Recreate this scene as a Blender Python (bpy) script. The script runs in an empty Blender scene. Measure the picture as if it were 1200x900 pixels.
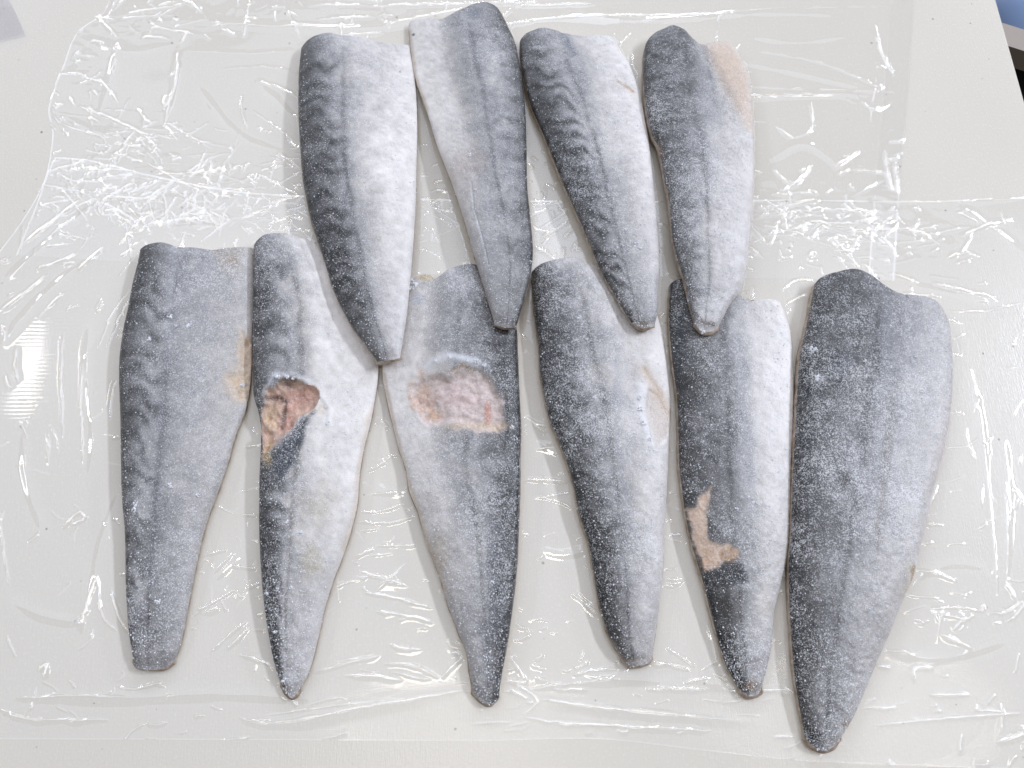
import bpy, math, random
import numpy as np

rng = np.random.default_rng(7)
random.seed(7)
S = bpy.context.scene
C = S.collection
R = math.radians

# ------------------------------------------------------------------ camera
TILT, FPX, DIST = 20.0, 900.0, 0.42
ct, st = math.cos(R(TILT)), math.sin(R(TILT))
CAM = (0.0, -DIST * st, DIST * ct)
cam = bpy.data.cameras.new('camera')
cam.sensor_width = 36.0
cam.lens = FPX / 1200.0 * 36.0
cam.clip_start, cam.clip_end = 0.01, 50.0
co = bpy.data.objects.new('camera', cam)
co.location = CAM
co.rotation_euler = (R(TILT), 0, 0)
C.objects.link(co)
S.camera = co


def un(px, py, z=0.0):
    """photo point -> world x, y on the level z (arrays or numbers)"""
    x = px - 600.0
    v = 450.0 - py
    rx, ry, rz = x, v * ct + FPX * st, v * st - FPX * ct
    t = (z - CAM[2]) / rz
    return CAM[0] + rx * t, CAM[1] + ry * t


# ------------------------------------------------------------------ room light
W = bpy.data.worlds.new('World')
S.world = W
W.use_nodes = True
bg = W.node_tree.nodes['Background']
bg.inputs[0].default_value = (1.0, 0.90, 0.78, 1)
bg.inputs[1].default_value = 0.15


def lamp(name, loc, sx, sy, L, col, aim=None):
    d = bpy.data.lights.new(name, 'AREA')
    d.shape = 'RECTANGLE'
    d.size, d.size_y = sx, sy
    d.energy = L * math.pi * sx * sy
    d.color = col
    o = bpy.data.objects.new(name, d)
    o.location = loc
    if aim is not None:
        from mathutils import Vector
        o.rotation_euler = (Vector(aim) - Vector(loc)).to_track_quat('-Z', 'Y').to_euler()
    C.objects.link(o)
    return o


COOL, WARM = (0.86, 0.95, 1.14), (1.0, 0.94, 0.84)
# wide cool ceiling light over the far half of the table, two warm lamps over
# the near edge, a narrow bright lamp to the left, a cool panel to the right
lamp('ceiling_panel', (-0.86, 1.26, 1.6), 1.68, 1.04, 1.1, COOL)
lamp('ceiling_panel', (0.18, 1.26, 1.6), 0.38, 1.04, 2.4, COOL)
lamp('ceiling_panel', (0.0, 0.12, 1.6), 3.5, 1.22, 0.95, COOL)
lamp('ceiling_panel', (1.12, 0.94, 1.6), 1.44, 0.40, 0.95, COOL)
lamp('ceiling_lamp', (-0.12, -0.31, 1.56), 0.36, 0.17, 15, WARM)
lamp('ceiling_lamp', (0.81, -0.26, 1.56), 0.34, 0.17, 10, WARM)
lamp('ceiling_lamp', (-1.33, 0.63, 1.57), 0.065, 0.20, 16, (1.0, 0.98, 0.95))
# key light from the right, then unseen tubes added round to the far left: they light the
# fish from the side and give the film its hard glints
KEY = (0.90, 0.965, 1.11)
lamp('side_glint_light', (3.05, 0.8, 2.55), 1.4, 0.22, 118, KEY, (0.1, 0.1, 0))
lamp('side_glint_light', (2.4, 2.4, 1.25), 1.4, 0.05, 110, KEY, (0.1, 0.1, 0))
lamp('side_glint_light', (0.0, 3.3, 1.35), 1.8, 0.05, 170, KEY, (0, 0.2, 0))
lamp('side_glint_light', (-2.3, 2.5, 1.35), 1.4, 0.05, 90, KEY, (0, 0.1, 0))
lamp('side_glint_light', (-2.4, 0.2, 1.5), 1.0, 0.05, 70, KEY, (0, 0.0, 0))

S.view_settings.view_transform = 'Standard'
S.view_settings.look = 'None'
S.view_settings.exposure = -0.52
S.view_settings.gamma = 1.0
S.cycles.max_bounces = 8
S.cycles.transparent_max_bounces = 16
S.cycles.sample_clamp_indirect = 4.0
S.cycles.caustics_reflective = False
S.cycles.caustics_refractive = False


# ------------------------------------------------------------------ helpers
def lin(c):
    c = np.asarray(c, float) / 255.0
    return np.where(c <= 0.04045, c / 12.92, ((c + 0.055) / 1.055) ** 2.4)


def sstep(a, b, x):
    t = np.clip((x - a) / (b - a), 0, 1)
    return t * t * (3 - 2 * t)


_tab = rng.random((512, 512)).astype(np.float32)


def vnoise(X, Y, s, seed=0):
    """smooth value noise, 0..1; s = size of one cell"""
    x = X / s + 37.31 * seed + 1000
    y = Y / s + 91.7 * seed + 1000
    xi, yi = np.floor(x).astype(int), np.floor(y).astype(int)
    fx, fy = x - xi, y - yi
    fx = fx * fx * fx * (fx * (fx * 6 - 15) + 10)
    fy = fy * fy * fy * (fy * (fy * 6 - 15) + 10)
    a = _tab[xi % 512, yi % 512]
    b = _tab[(xi + 1) % 512, yi % 512]
    c = _tab[xi % 512, (yi + 1) % 512]
    d = _tab[(xi + 1) % 512, (yi + 1) % 512]
    return (a * (1 - fx) + b * fx) * (1 - fy) + (c * (1 - fx) + d * fx) * fy


def fbm(X, Y, s, seed=0, o=4):
    t, w, n = 0, 0, 1.0
    for k in range(o):
        t = t + n * vnoise(X, Y, s / 2 ** k, seed + k * 3)
        w += n
        n *= 0.55
    return t / w


def curve(pts, n):
    """smooth curve through pts, n points spread evenly by length"""
    P = np.asarray(pts, float)
    if len(P) == 2:
        t = np.linspace(0, 1, n)[:, None]
        return P[0] * (1 - t) + P[1] * t
    d = np.r_[0, np.cumsum(np.maximum(np.hypot(*np.diff(P, axis=0).T), 1e-6))]
    m = np.zeros_like(P)
    m[1:-1] = (P[2:] - P[:-2]) / (d[2:] - d[:-2])[:, None]
    m[0] = (P[1] - P[0]) / (d[1] - d[0])
    m[-1] = (P[-1] - P[-2]) / (d[-1] - d[-2])

    def ev(t):
        i = np.clip(np.searchsorted(d, t, 'right') - 1, 0, len(P) - 2)
        h = (d[i + 1] - d[i])[:, None]
        s = ((t - d[i]) / h[:, 0])[:, None]
        return ((2 * s**3 - 3 * s**2 + 1) * P[i] + (s**3 - 2 * s**2 + s) * h * m[i]
                + (-2 * s**3 + 3 * s**2) * P[i + 1] + (s**3 - s**2) * h * m[i + 1])
    T = np.linspace(0, d[-1], 12 * len(P) + 200)
    Q = ev(T)
    l = np.r_[0, np.cumsum(np.hypot(*np.diff(Q, axis=0).T))]
    return ev(np.interp(np.linspace(0, l[-1], n), l, T))


def coons(top, bot, lef, rig, nu, nv):
    """patch between four curves; rows follow lef/rig (nu), columns top/bot (nv)"""
    t, b = curve(top, nv), curve(bot, nv)
    l, r = curve(lef, nu), curve(rig, nu)
    u = np.linspace(0, 1, nu)[:, None, None]
    v = np.linspace(0, 1, nv)[None, :, None]
    P = (1 - u) * t[None] + u * b[None] + (1 - v) * l[:, None] + v * r[:, None]
    P -= ((1 - u) * (1 - v) * t[0] + (1 - u) * v * t[-1] + u * (1 - v) * b[0] + u * v * b[-1])
    return P


def seg_dist(X, Y, pts):
    """distance to a polyline and position along it (0..1)"""
    P = np.asarray(pts, float)
    L = np.hypot(*np.diff(P, axis=0).T)
    T = L.sum()
    best = np.full(X.shape, 1e9)
    al = np.zeros(X.shape)
    acc = 0
    for k in range(len(P) - 1):
        dx, dy = P[k + 1] - P[k]
        t = np.clip(((X - P[k, 0]) * dx + (Y - P[k, 1]) * dy) / max(L[k]**2, 1e-12), 0, 1)
        d = np.hypot(X - P[k, 0] - t * dx, Y - P[k, 1] - t * dy)
        m = d < best
        best = np.where(m, d, best)
        al = np.where(m, (acc + t * L[k]) / T, al)
        acc += L[k]
    return best, al


def inside(X, Y, poly):
    P = np.asarray(poly, float)
    r = np.zeros(X.shape, bool)
    j = len(P) - 1
    for i in range(len(P)):
        c = (P[i, 1] > Y) != (P[j, 1] > Y)
        with np.errstate(divide='ignore', invalid='ignore'):
            r ^= c & (X < (P[j, 0] - P[i, 0]) * (Y - P[i, 1]) / (P[j, 1] - P[i, 1]) + P[i, 0])
        j = i
    return r


def poly_sd(X, Y, poly):
    d, _ = seg_dist(X, Y, list(poly) + [poly[0]])
    return np.where(inside(X, Y, poly), -d, d)


def grid_quads(nu, nv):
    i = np.arange(nu * nv).reshape(nu, nv)
    return np.stack([i[:-1, :-1], i[1:, :-1], i[1:, 1:], i[:-1, 1:]], -1).reshape(-1, 4)


def mesh(name, V, Q, mat, parent=None, loc=(0, 0, 0), attrs=None, smooth=True, tris=False):
    """ONE mesh object from vertex and face arrays (all quads, or all triangles)"""
    V = np.asarray(V, np.float32)
    Q = np.asarray(Q, np.int32)
    k = Q.shape[1]
    used = np.zeros(len(V), bool)
    used[Q.ravel()] = True
    if not used.all():
        new = np.cumsum(used) - 1
        V = V[used]
        Q = new[Q].astype(np.int32)
        if attrs:
            attrs = {a: np.asarray(d)[used] for a, d in attrs.items()}
    me = bpy.data.meshes.new(name)
    me.vertices.add(len(V))
    me.vertices.foreach_set('co', V.ravel())
    me.loops.add(Q.size)
    me.loops.foreach_set('vertex_index', Q.ravel())
    me.polygons.add(len(Q))
    me.polygons.foreach_set('loop_start', np.arange(0, Q.size, k, dtype=np.int32))
    me.polygons.foreach_set('loop_total', np.full(len(Q), k, np.int32))
    me.polygons.foreach_set('use_smooth', np.full(len(Q), smooth, bool))
    for a, d in (attrs or {}).items():
        d = np.asarray(d, np.float32)
        if d.ndim == 1:
            me.attributes.new(a, 'FLOAT', 'POINT').data.foreach_set('value', d)
        else:
            c4 = np.ones((len(d), 4), np.float32)
            c4[:, :3] = d
            me.attributes.new(a, 'FLOAT_COLOR', 'POINT').data.foreach_set('color', c4.ravel())
    me.update(calc_edges=True)
    me.validate()
    me.materials.append(mat)
    o = bpy.data.objects.new(name, me)
    C.objects.link(o)
    o.location = loc
    if parent is not None:
        o.parent = parent
    return o


def tag(o, label=None, cat=None, group=None, kind=None):
    for k, v in (('label', label), ('category', cat), ('group', group), ('kind', kind)):
        if v:
            o[k] = v
    return o


def thing(name, loc, label, cat, group=None):
    o = bpy.data.objects.new(name, None)
    o.empty_display_size = 0.02
    C.objects.link(o)
    o.location = loc
    return tag(o, label, cat, group)


# ------------------------------------------------------------------ materials
class NT:
    def __init__(s, name):
        s.m = bpy.data.materials.new(name)
        s.m.use_nodes = True
        s.t = s.m.node_tree
        s.t.nodes.clear()
        s.out = s.n('ShaderNodeOutputMaterial')

    def n(s, kind, **kw):
        x = s.t.nodes.new(kind)
        for k, v in kw.items():
            if k in ('operation', 'blend_type', 'data_type', 'attribute_name', 'noise_dimensions', 'feature', 'distance', 'clamp_factor'):
                setattr(x, k, v)
            else:
                x.inputs[k.replace('_', ' ')].default_value = v
        return x

    def l(s, a, b):
        s.t.links.new(a, b)

    def math(s, op, a, b=None, c=None, clamp=False):
        x = s.n('ShaderNodeMath', operation=op)
        x.use_clamp = clamp
        for i, q in enumerate((a, b, c)):
            if q is None:
                continue
            if isinstance(q, (int, float)):
                x.inputs[i].default_value = q
            else:
                s.l(q, x.inputs[i])
        return x.outputs[0]

    def ramp(s, fac, a, b):
        x = s.n('ShaderNodeMapRange')
        s.l(fac, x.inputs[0])
        for i, q in ((1, a), (2, b)):
            if isinstance(q, (int, float)):
                x.inputs[i].default_value = q
            else:
                s.l(q, x.inputs[i])
        return x.outputs[0]

    def mix(s, f, a, b):
        x = s.n('ShaderNodeMix', data_type='RGBA')
        for i, q in ((0, f), (6, a), (7, b)):
            if isinstance(q, (int, float)):
                x.inputs[i].default_value = q
            elif isinstance(q, tuple):
                x.inputs[i].default_value = q if len(q) == 4 else q + (1,)
            else:
                s.l(q, x.inputs[i])
        return x.outputs[2]

    def noise(s, vec, scale, detail=3, rough=0.6):
        x = s.n('ShaderNodeTexNoise', Scale=scale, Detail=detail, Roughness=rough)
        s.l(vec, x.inputs['Vector'])
        return x.outputs['Fac']


def skin_mat():
    """skin: own colour per point (attribute), frosted over by fine white grain"""
    N = NT('frosted_fish_skin')
    pos = N.n('ShaderNodeTexCoord').outputs['Object']
    base = N.n('ShaderNodeAttribute', attribute_name='tone').outputs['Color']
    fr = N.n('ShaderNodeAttribute', attribute_name='frost').outputs['Fac']
    n1 = N.noise(pos, 1500, 3, 0.8)        # grain about 1 mm
    n2 = N.noise(pos, 420, 4, 0.7)          # clumps 2-3 mm
    n3 = N.noise(pos, 120, 3, 0.6)
    g = N.math('MULTIPLY_ADD', n2, 0.38, n1)
    g = N.math('MULTIPLY_ADD', n3, 0.16, g)              # about 0.95 mean
    th = N.math('MULTIPLY_ADD', fr, -0.34, 1.02)
    hi = N.math('ADD', th, 0.13)
    m = N.ramp(g, th, hi)
    m = N.math('MULTIPLY', m, N.math('MULTIPLY_ADD', fr, 0.34, 0.42), clamp=True)
    bw = N.n('ShaderNodeRGBToBW')
    N.l(base, bw.inputs[0])
    pale = N.ramp(bw.outputs[0], 0.08, 0.60)
    dark = N.mix(N.ramp(N.math('MULTIPLY_ADD', n2, 0.25, n1), 0.50, 0.76), N.mix(pale, (0.40, 0.40, 0.41), (0.90, 0.90, 0.905)), N.mix(pale, (1.5, 1.5, 1.5), (1.07, 1.07, 1.07)))
    mul = N.n('ShaderNodeMix', data_type='RGBA', blend_type='MULTIPLY')
    mul.inputs[0].default_value = 1.0
    N.l(base, mul.inputs[6])
    N.l(dark, mul.inputs[7])
    col = N.mix(m, mul.outputs[2], (0.83, 0.83, 0.845))
    b = N.n('ShaderNodeBsdfPrincipled')
    N.l(col, b.inputs['Base Color'])
    b.inputs['Specular IOR Level'].default_value = 0.5
    N.l(N.math('MULTIPLY_ADD', m, 0.25, 0.34), b.inputs['Roughness'])
    bp = N.n('ShaderNodeBump', Strength=0.40, Distance=0.0004)
    N.l(g, bp.inputs['Height'])
    N.l(bp.outputs[0], b.inputs['Normal'])
    N.l(b.outputs[0], N.out.inputs[0])
    return N.m


def flesh_mat():
    N = NT('fish_flesh')
    pos = N.n('ShaderNodeTexCoord').outputs['Object']
    n = N.noise(pos, 260, 4, 0.65)
    col = N.mix(N.ramp(n, 0.35, 0.7), tuple(lin((138, 116, 96))), tuple(lin((196, 184, 170))))
    b = N.n('ShaderNodeBsdfPrincipled', Roughness=0.5)
    N.l(col, b.inputs['Base Color'])
    bp = N.n('ShaderNodeBump', Strength=0.4, Distance=0.0005)
    N.l(n, bp.inputs['Height'])
    N.l(bp.outputs[0], b.inputs['Normal'])
    N.l(b.outputs[0], N.out.inputs[0])
    return N.m


def raw_mat():
    """torn flesh: colour per point with fibres and ice"""
    N = NT('torn_fish_flesh')
    pos = N.n('ShaderNodeTexCoord').outputs['Object']
    base = N.n('ShaderNodeAttribute', attribute_name='tone').outputs['Color']
    torn = N.ramp(N.n('ShaderNodeAttribute', attribute_name='torn').outputs['Fac'], 0.45, 0.95)
    n = N.noise(pos, 420, 5, 0.7)
    n1 = N.noise(pos, 1000, 4, 0.75)
    mul = N.n('ShaderNodeMix', data_type='RGBA', blend_type='MULTIPLY')
    N.l(torn, mul.inputs[0])
    N.l(base, mul.inputs[6])
    N.l(N.mix(N.ramp(n, 0.3, 0.62), (0.76, 0.70, 0.68), (1.15, 1.15, 1.15)), mul.inputs[7])
    ice = N.math('MULTIPLY', N.ramp(n1, 0.48, 0.66), N.math('MULTIPLY_ADD', torn, -0.18, 0.78))
    col = N.mix(ice, mul.outputs[2], (0.74, 0.73, 0.74))
    b = N.n('ShaderNodeBsdfPrincipled', Roughness=0.38)
    N.l(col, b.inputs['Base Color'])
    bp = N.n('ShaderNodeBump', Strength=0.6, Distance=0.0008)
    N.l(n, bp.inputs['Height'])
    N.l(bp.outputs[0], b.inputs['Normal'])
    N.l(b.outputs[0], N.out.inputs[0])
    return N.m


def simple_mat(name, col, rough=0.5, spec=0.5):
    N = NT(name)
    b = N.n('ShaderNodeBsdfPrincipled', Roughness=rough)
    b.inputs['Base Color'].default_value = tuple(col) + (1,)
    b.inputs['Specular IOR Level'].default_value = spec
    N.l(b.outputs[0], N.out.inputs[0])
    return N.m


def film_mat(name, refl, tint):
    """thin clear film: see-through, with the mirror gloss of its two faces;
    where it clings to the table ('cling') the gloss follows the table's grain"""
    N = NT(name)
    lw = N.n('ShaderNodeLayerWeight')
    f = N.math('MULTIPLY_ADD', N.math('POWER', lw.outputs['Facing'], 5.0), 0.9, 0.04)
    fo = N.n('ShaderNodeAttribute', attribute_name='fold').outputs['Fac']      # folds: several layers of film
    f = N.math('MULTIPLY', f, N.math('MULTIPLY_ADD', fo, 6.5, refl), clamp=True)
    cl = N.n('ShaderNodeAttribute', attribute_name='cling').outputs['Fac']
    tr = N.n('ShaderNodeBsdfTransparent')
    N.l(N.mix(N.math('MULTIPLY', fo, 0.55), tint, (0.86, 0.865, 0.87)), tr.inputs[0])
    gl = N.n('ShaderNodeBsdfGlossy')
    N.l(N.math('MULTIPLY_ADD', fo, 0.10, N.math('MULTIPLY_ADD', cl, 0.38, 0.05)), gl.inputs['Roughness'])
    N.l(N.mix(f, (0, 0, 0), (1, 1, 1)), gl.inputs['Color'])
    pos = N.n('ShaderNodeTexCoord').outputs['Object']
    bp = N.n('ShaderNodeBump', Distance=0.0002)
    N.l(N.math('MULTIPLY_ADD', cl, 0.6, 0.02), bp.inputs['Strength'])
    N.l(N.noise(pos, 900, 3, 0.6), bp.inputs['Height'])
    N.l(bp.outputs[0], gl.inputs['Normal'])
    ad = N.n('ShaderNodeAddShader')
    N.l(tr.outputs[0], ad.inputs[0])
    N.l(gl.outputs[0], ad.inputs[1])
    N.l(ad.outputs[0], N.out.inputs[0])
    return N.m


def table_mat():
    N = NT('white_table_plastic')
    pos = N.n('ShaderNodeTexCoord').outputs['Object']
    big = N.noise(pos, 9, 3, 0.5)
    col = N.mix(big, tuple(lin((222, 215, 202))), tuple(lin((227, 221, 210))))
    # a few grey specks ground into the surface
    vo = N.n('ShaderNodeTexVoronoi', Scale=42.0)
    vo.voronoi_dimensions = '2D'
    N.l(pos, vo.inputs['Vector'])
    sep = N.n('ShaderNodeSeparateColor')
    N.l(vo.outputs['Color'], sep.inputs[0])
    pick = N.math('GREATER_THAN', sep.outputs[0], 0.62)
    rad = N.math('MULTIPLY_ADD', sep.outputs[1], 0.022, 0.010)
    sp = N.math('MULTIPLY', pick, N.math('LESS_THAN', vo.outputs['Distance'], rad))
    sp = N.math('MULTIPLY', sp, N.math('MULTIPLY_ADD', sep.outputs[2], 0.6, 0.15))
    col = N.mix(sp, col, tuple(lin((110, 105, 100))))
    b = N.n('ShaderNodeBsdfPrincipled')
    N.l(col, b.inputs['Base Color'])
    b.inputs['Specular IOR Level'].default_value = 0.5
    sc = N.n('ShaderNodeMapping')
    sc.inputs['Rotation'].default_value = (0, 0, 0.5)
    sc.inputs['Scale'].default_value = (1, 0.12, 1)
    N.l(pos, sc.inputs[0])
    s1 = N.noise(sc.outputs[0], 1500, 2, 0.5)
    sc2 = N.n('ShaderNodeMapping')
    sc2.inputs['Rotation'].default_value = (0, 0, -0.9)
    sc2.inputs['Scale'].default_value = (1, 0.10, 1)
    N.l(pos, sc2.inputs[0])
    s2 = N.noise(sc2.outputs[0], 1300, 2, 0.5)
    s3 = N.noise(pos, 700, 2, 0.5)
    h = N.math('ADD', N.math('ADD', s1, s2), s3)
    N.l(N.math('MULTIPLY_ADD', s3, 0.12, 0.20), b.inputs['Roughness'])
    bp = N.n('ShaderNodeBump', Strength=0.14, Distance=0.0004)
    N.l(h, bp.inputs['Height'])
    N.l(bp.outputs[0], b.inputs['Normal'])
    N.l(b.outputs[0], N.out.inputs[0])
    return N.m


M_SKIN, M_FLESH, M_RAW = skin_mat(), flesh_mat(), raw_mat()
M_FROST = simple_mat('frost_ice', (0.80, 0.82, 0.86), 0.35, 0.5)
M_FILM = film_mat('clear_cling_film', 1.5, (0.975, 0.976, 0.978))
M_TABLE = table_mat()

# ------------------------------------------------------------------ table
# right edge runs through two points of the photo; the rest lies out of frame
ax, ay = un(1165.0, 0.0)
bx, by = un(1200.0, 125.0)
ex, ey = (ax - bx), (ay - by)
k1, k0 = (0.62 - by) / ey, (-0.62 - by) / ey
loop = [(bx + ex * k0, -0.62), (bx + ex * k1, 0.62), (-0.75, 0.62), (-0.75, -0.62)]
rows = [(-0.0015, 0.0, 1), (0.0, 0.0, 0), (0.0009, -0.0003, 0), (0.0016, -0.0010, 0), (0.0018, -0.0018, 0), (0.0018, -0.032, 0)]
cxy = np.mean(loop, axis=0)


def offset_loop(d):
    o = []
    n = len(loop)
    for i in range(n):
        p0, p, p1 = (np.array(loop[j % n]) for j in (i - 1, i, i + 1))
        a, b = (p - p0) / np.linalg.norm(p - p0), (p1 - p) / np.linalg.norm(p1 - p)
        na, nb = np.array((-a[1], a[0])) * -1, np.array((-b[1], b[0])) * -1
        if np.dot(na, p - cxy) < 0:
            na, nb = -na, -nb
        m = na + nb
        o.append(p + m * d / (1 + np.dot(na, nb)))
    return o


V, F = [], []
for d, z, _ in rows:
    V += [(p[0], p[1], z) for p in offset_loop(d)]
for r in range(len(rows) - 1):
    for i in range(4):
        a, b = r * 4 + i, r * 4 + (i + 1) % 4
        F.append((a, b, b + 4, a + 4))
F.append((3, 2, 1, 0))
e = (len(rows) - 1) * 4
F.append((e, e + 1, e + 2, e + 3))
tb = mesh('table', V, F, M_TABLE, smooth=False)
tag(tb, 'white plastic work table top with fine grey specks under the film', 'table')

# ------------------------------------------------------------------ fillets
# outlines: head edge (left to right), tail edge (left to right), left edge and right edge (head to tail), in photo points
UR = np.array([0, .2, .4, .6, .8, 1.0])
VC = np.array([0, .12, .25, .4, .55, .75, 1.0])
FISH = []


def fish(**k):
    FISH.append(k)


# ---- back row
fish(row='back', dorsal='L', thick=0.0104, bands=.75, frost=.42,
     label='mackerel fillet with broad white belly, leftmost of the back row',
     head=[(353, 60), (363, 52), (377, 47), (390, 46), (405, 50), (430, 51), (450, 54), (466, 55), (480, 54)],
     tail=[(443, 425), (461, 423), (469, 420)],
     left=[(353, 60), (351, 82), (350, 130), (354, 200), (356.5, 220), (365, 260), (379, 302), (393, 345), (413, 384), (430, 407), (443, 425)],
     right=[(480, 54), (486, 90), (489, 150), (488, 200), (487, 243), (484, 291), (480, 339), (475.5, 379), (469, 420)],
     tone=[[70, 85, 140, 165, 185, 195, 205], [75, 90, 115, 150, 185, 215, 222], [70, 85, 105, 145, 190, 222, 222],
           [70, 75, 90, 135, 185, 215, 222], [80, 85, 95, 125, 180, 205, 215], [95, 95, 105, 150, 180, 190, 195]],
     strokes=[([(404, 188), (411, 215), (407, 250), (403, 270)], 1.6, (60, 62, 72), .22), ([(370, 230), (380, 262), (392, 300)], 1.8, (70, 72, 82), .3)],
     chunks=[(470, 88, 1.6)])
fish(row='back', dorsal='R', thick=0.0104, bands=.25, frost=.36,
     label='mackerel fillet with dark back on its right side, second in the back row',
     head=[(479, 29), (482, 27), (505, 26), (520, 27), (542, 19), (555, 12.5), (567, 9.5), (580, 12.5), (590, 22)],
     tail=[(580, 381.5), (592, 385.5), (604, 385)],
     left=[(479, 29), (482, 62), (487, 92), (500, 130), (512, 170), (530, 217), (543.5, 257), (555, 296.5), (566, 333), (575, 362), (580, 381.5)],
     right=[(590, 22), (597, 37), (604, 52), (607, 67), (610, 82), (614, 112), (616, 140), (617, 175), (618, 220), (622, 262), (624.5, 297), (621, 325), (613, 356), (604, 385)],
     tone=[[75, 95, 120, 125, 150, 195, 205], [80, 125, 160, 150, 160, 200, 225], [85, 130, 155, 158, 165, 195, 220],
           [90, 135, 155, 155, 160, 170, 200], [100, 130, 150, 155, 158, 162, 170], [75, 105, 125, 135, 140, 150, 155]],
     strokes=[([(553, 222), (556, 250), (566, 285), (573, 315)], 1.6, (205, 208, 214), .55), ([(566, 222), (573, 255), (574, 290)], 1.4, (195, 198, 206), .4),
              ([(480, 40), (486, 88), (500, 130)], 2.2, (200, 178, 150), .6)],
     spots=[(551, 200, 22, 28, (176, 162, 156), .4), (621, 300, 5, 18, (58, 60, 66), .8), (556, 24, 9, 8, (95, 100, 112), .6), (485, 43, 2, 2, (60, 60, 66), .8)],
     chunks=[(551, 190, 1.8), (558, 231, 1.2)])
fish(row='back', dorsal='L', thick=0.0097, bands=.8, frost=.45,
     label='mackerel fillet with a small slit in its pale belly, third in the back row',
     head=[(609, 50), (617, 44), (635, 40), (649, 43), (662, 47), (677, 48), (695, 45.5), (712, 44), (721, 45.5)],
     tail=[(740, 379), (751.5, 386), (766, 383)],
     left=[(609, 50), (610, 70), (614, 95), (622, 125), (635, 155), (647, 185), (664, 226), (678, 257), (689, 282), (698, 305), (706, 322), (717.5, 342), (729, 362), (740, 379)],
     right=[(721, 45.5), (727, 60), (737, 75), (745, 95), (750, 112), (755, 137), (760, 165), (765, 207), (770, 262), (772.5, 305), (771, 342), (770, 368), (766, 383)],
     tone=[[80, 95, 115, 145, 165, 200, 215], [75, 95, 130, 155, 170, 205, 230], [75, 85, 110, 150, 175, 205, 222],
           [80, 95, 115, 145, 170, 195, 212], [95, 105, 130, 150, 165, 185, 200], [80, 110, 125, 140, 150, 155, 160]],
     strokes=[([(722, 100), (731, 104), (742, 111)], 2.2, (186, 156, 128), .9), ([(657, 45), (665, 60), (672, 75)], 3.5, (95, 100, 115), .55),
              ([(713, 75), (718, 95), (735, 125)], 2.5, (212, 205, 205), .5)],
     spots=[(737, 368, 4, 5, (48, 46, 46), .8), (752, 382, 7, 3, (105, 88, 72), .6)], chunks=[(744, 294, 2.6), (732, 276, 1.6), (748, 297, 1.8)])
fish(row='back', dorsal='L', thick=0.0101, bands=.4, frost=.52,
     label='mackerel fillet with a beige belly flap at its top, rightmost of the back row',
     head=[(754, 62), (757, 54), (765, 46), (777, 40.5), (787, 37), (797, 41), (807, 49), (820, 56.5), (830, 54), (845, 51), (856, 51)],
     tail=[(814, 382), (822, 389.5), (832, 390), (840, 386)],
     left=[(754, 62), (753, 85), (754, 100), (757.5, 135), (763, 158), (770, 171), (775, 190), (779, 215), (783, 230), (785.5, 254), (788, 282), (794, 305), (802.5, 333), (808, 359), (814, 382)],
     right=[(856, 51), (865, 65), (874, 80), (879, 105), (881, 125), (882.5, 175), (882.5, 220), (881, 240), (878, 277), (874, 313.5), (867, 342), (854, 359), (846, 375), (840, 386)],
     tone=[[65, 80, 95, 95, 130, 195, 205], [80, 95, 110, 125, 145, 185, 200], [80, 110, 125, 145, 175, 200, 210],
           [85, 115, 135, 160, 190, 205, 212], [100, 120, 145, 165, 190, 200, 205], [110, 135, 160, 175, 185, 185, 185]],
     polys=[([(826, 60), (831, 54), (845, 51), (857, 51), (868, 70), (877, 95), (881, 122), (882, 160), (872, 150), (860, 125), (846, 98), (836, 78)], (210, 190, 172), .95, 9)],
     strokes=[([(826, 60), (838, 85), (852, 110), (862, 130)], 6, (160, 140, 124), .5), ([(822, 58), (830, 90), (836, 130)], 4, (98, 100, 102), .45),
              ([(812, 370), (822, 381), (834, 384)], 3, (70, 60, 56), .6)],
     spots=[(772, 178, 4, 10, (170, 130, 100), .5)], chunks=[(822, 389, 2.6), (817, 376, 1.2), (800, 355, 1.2)])
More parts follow.
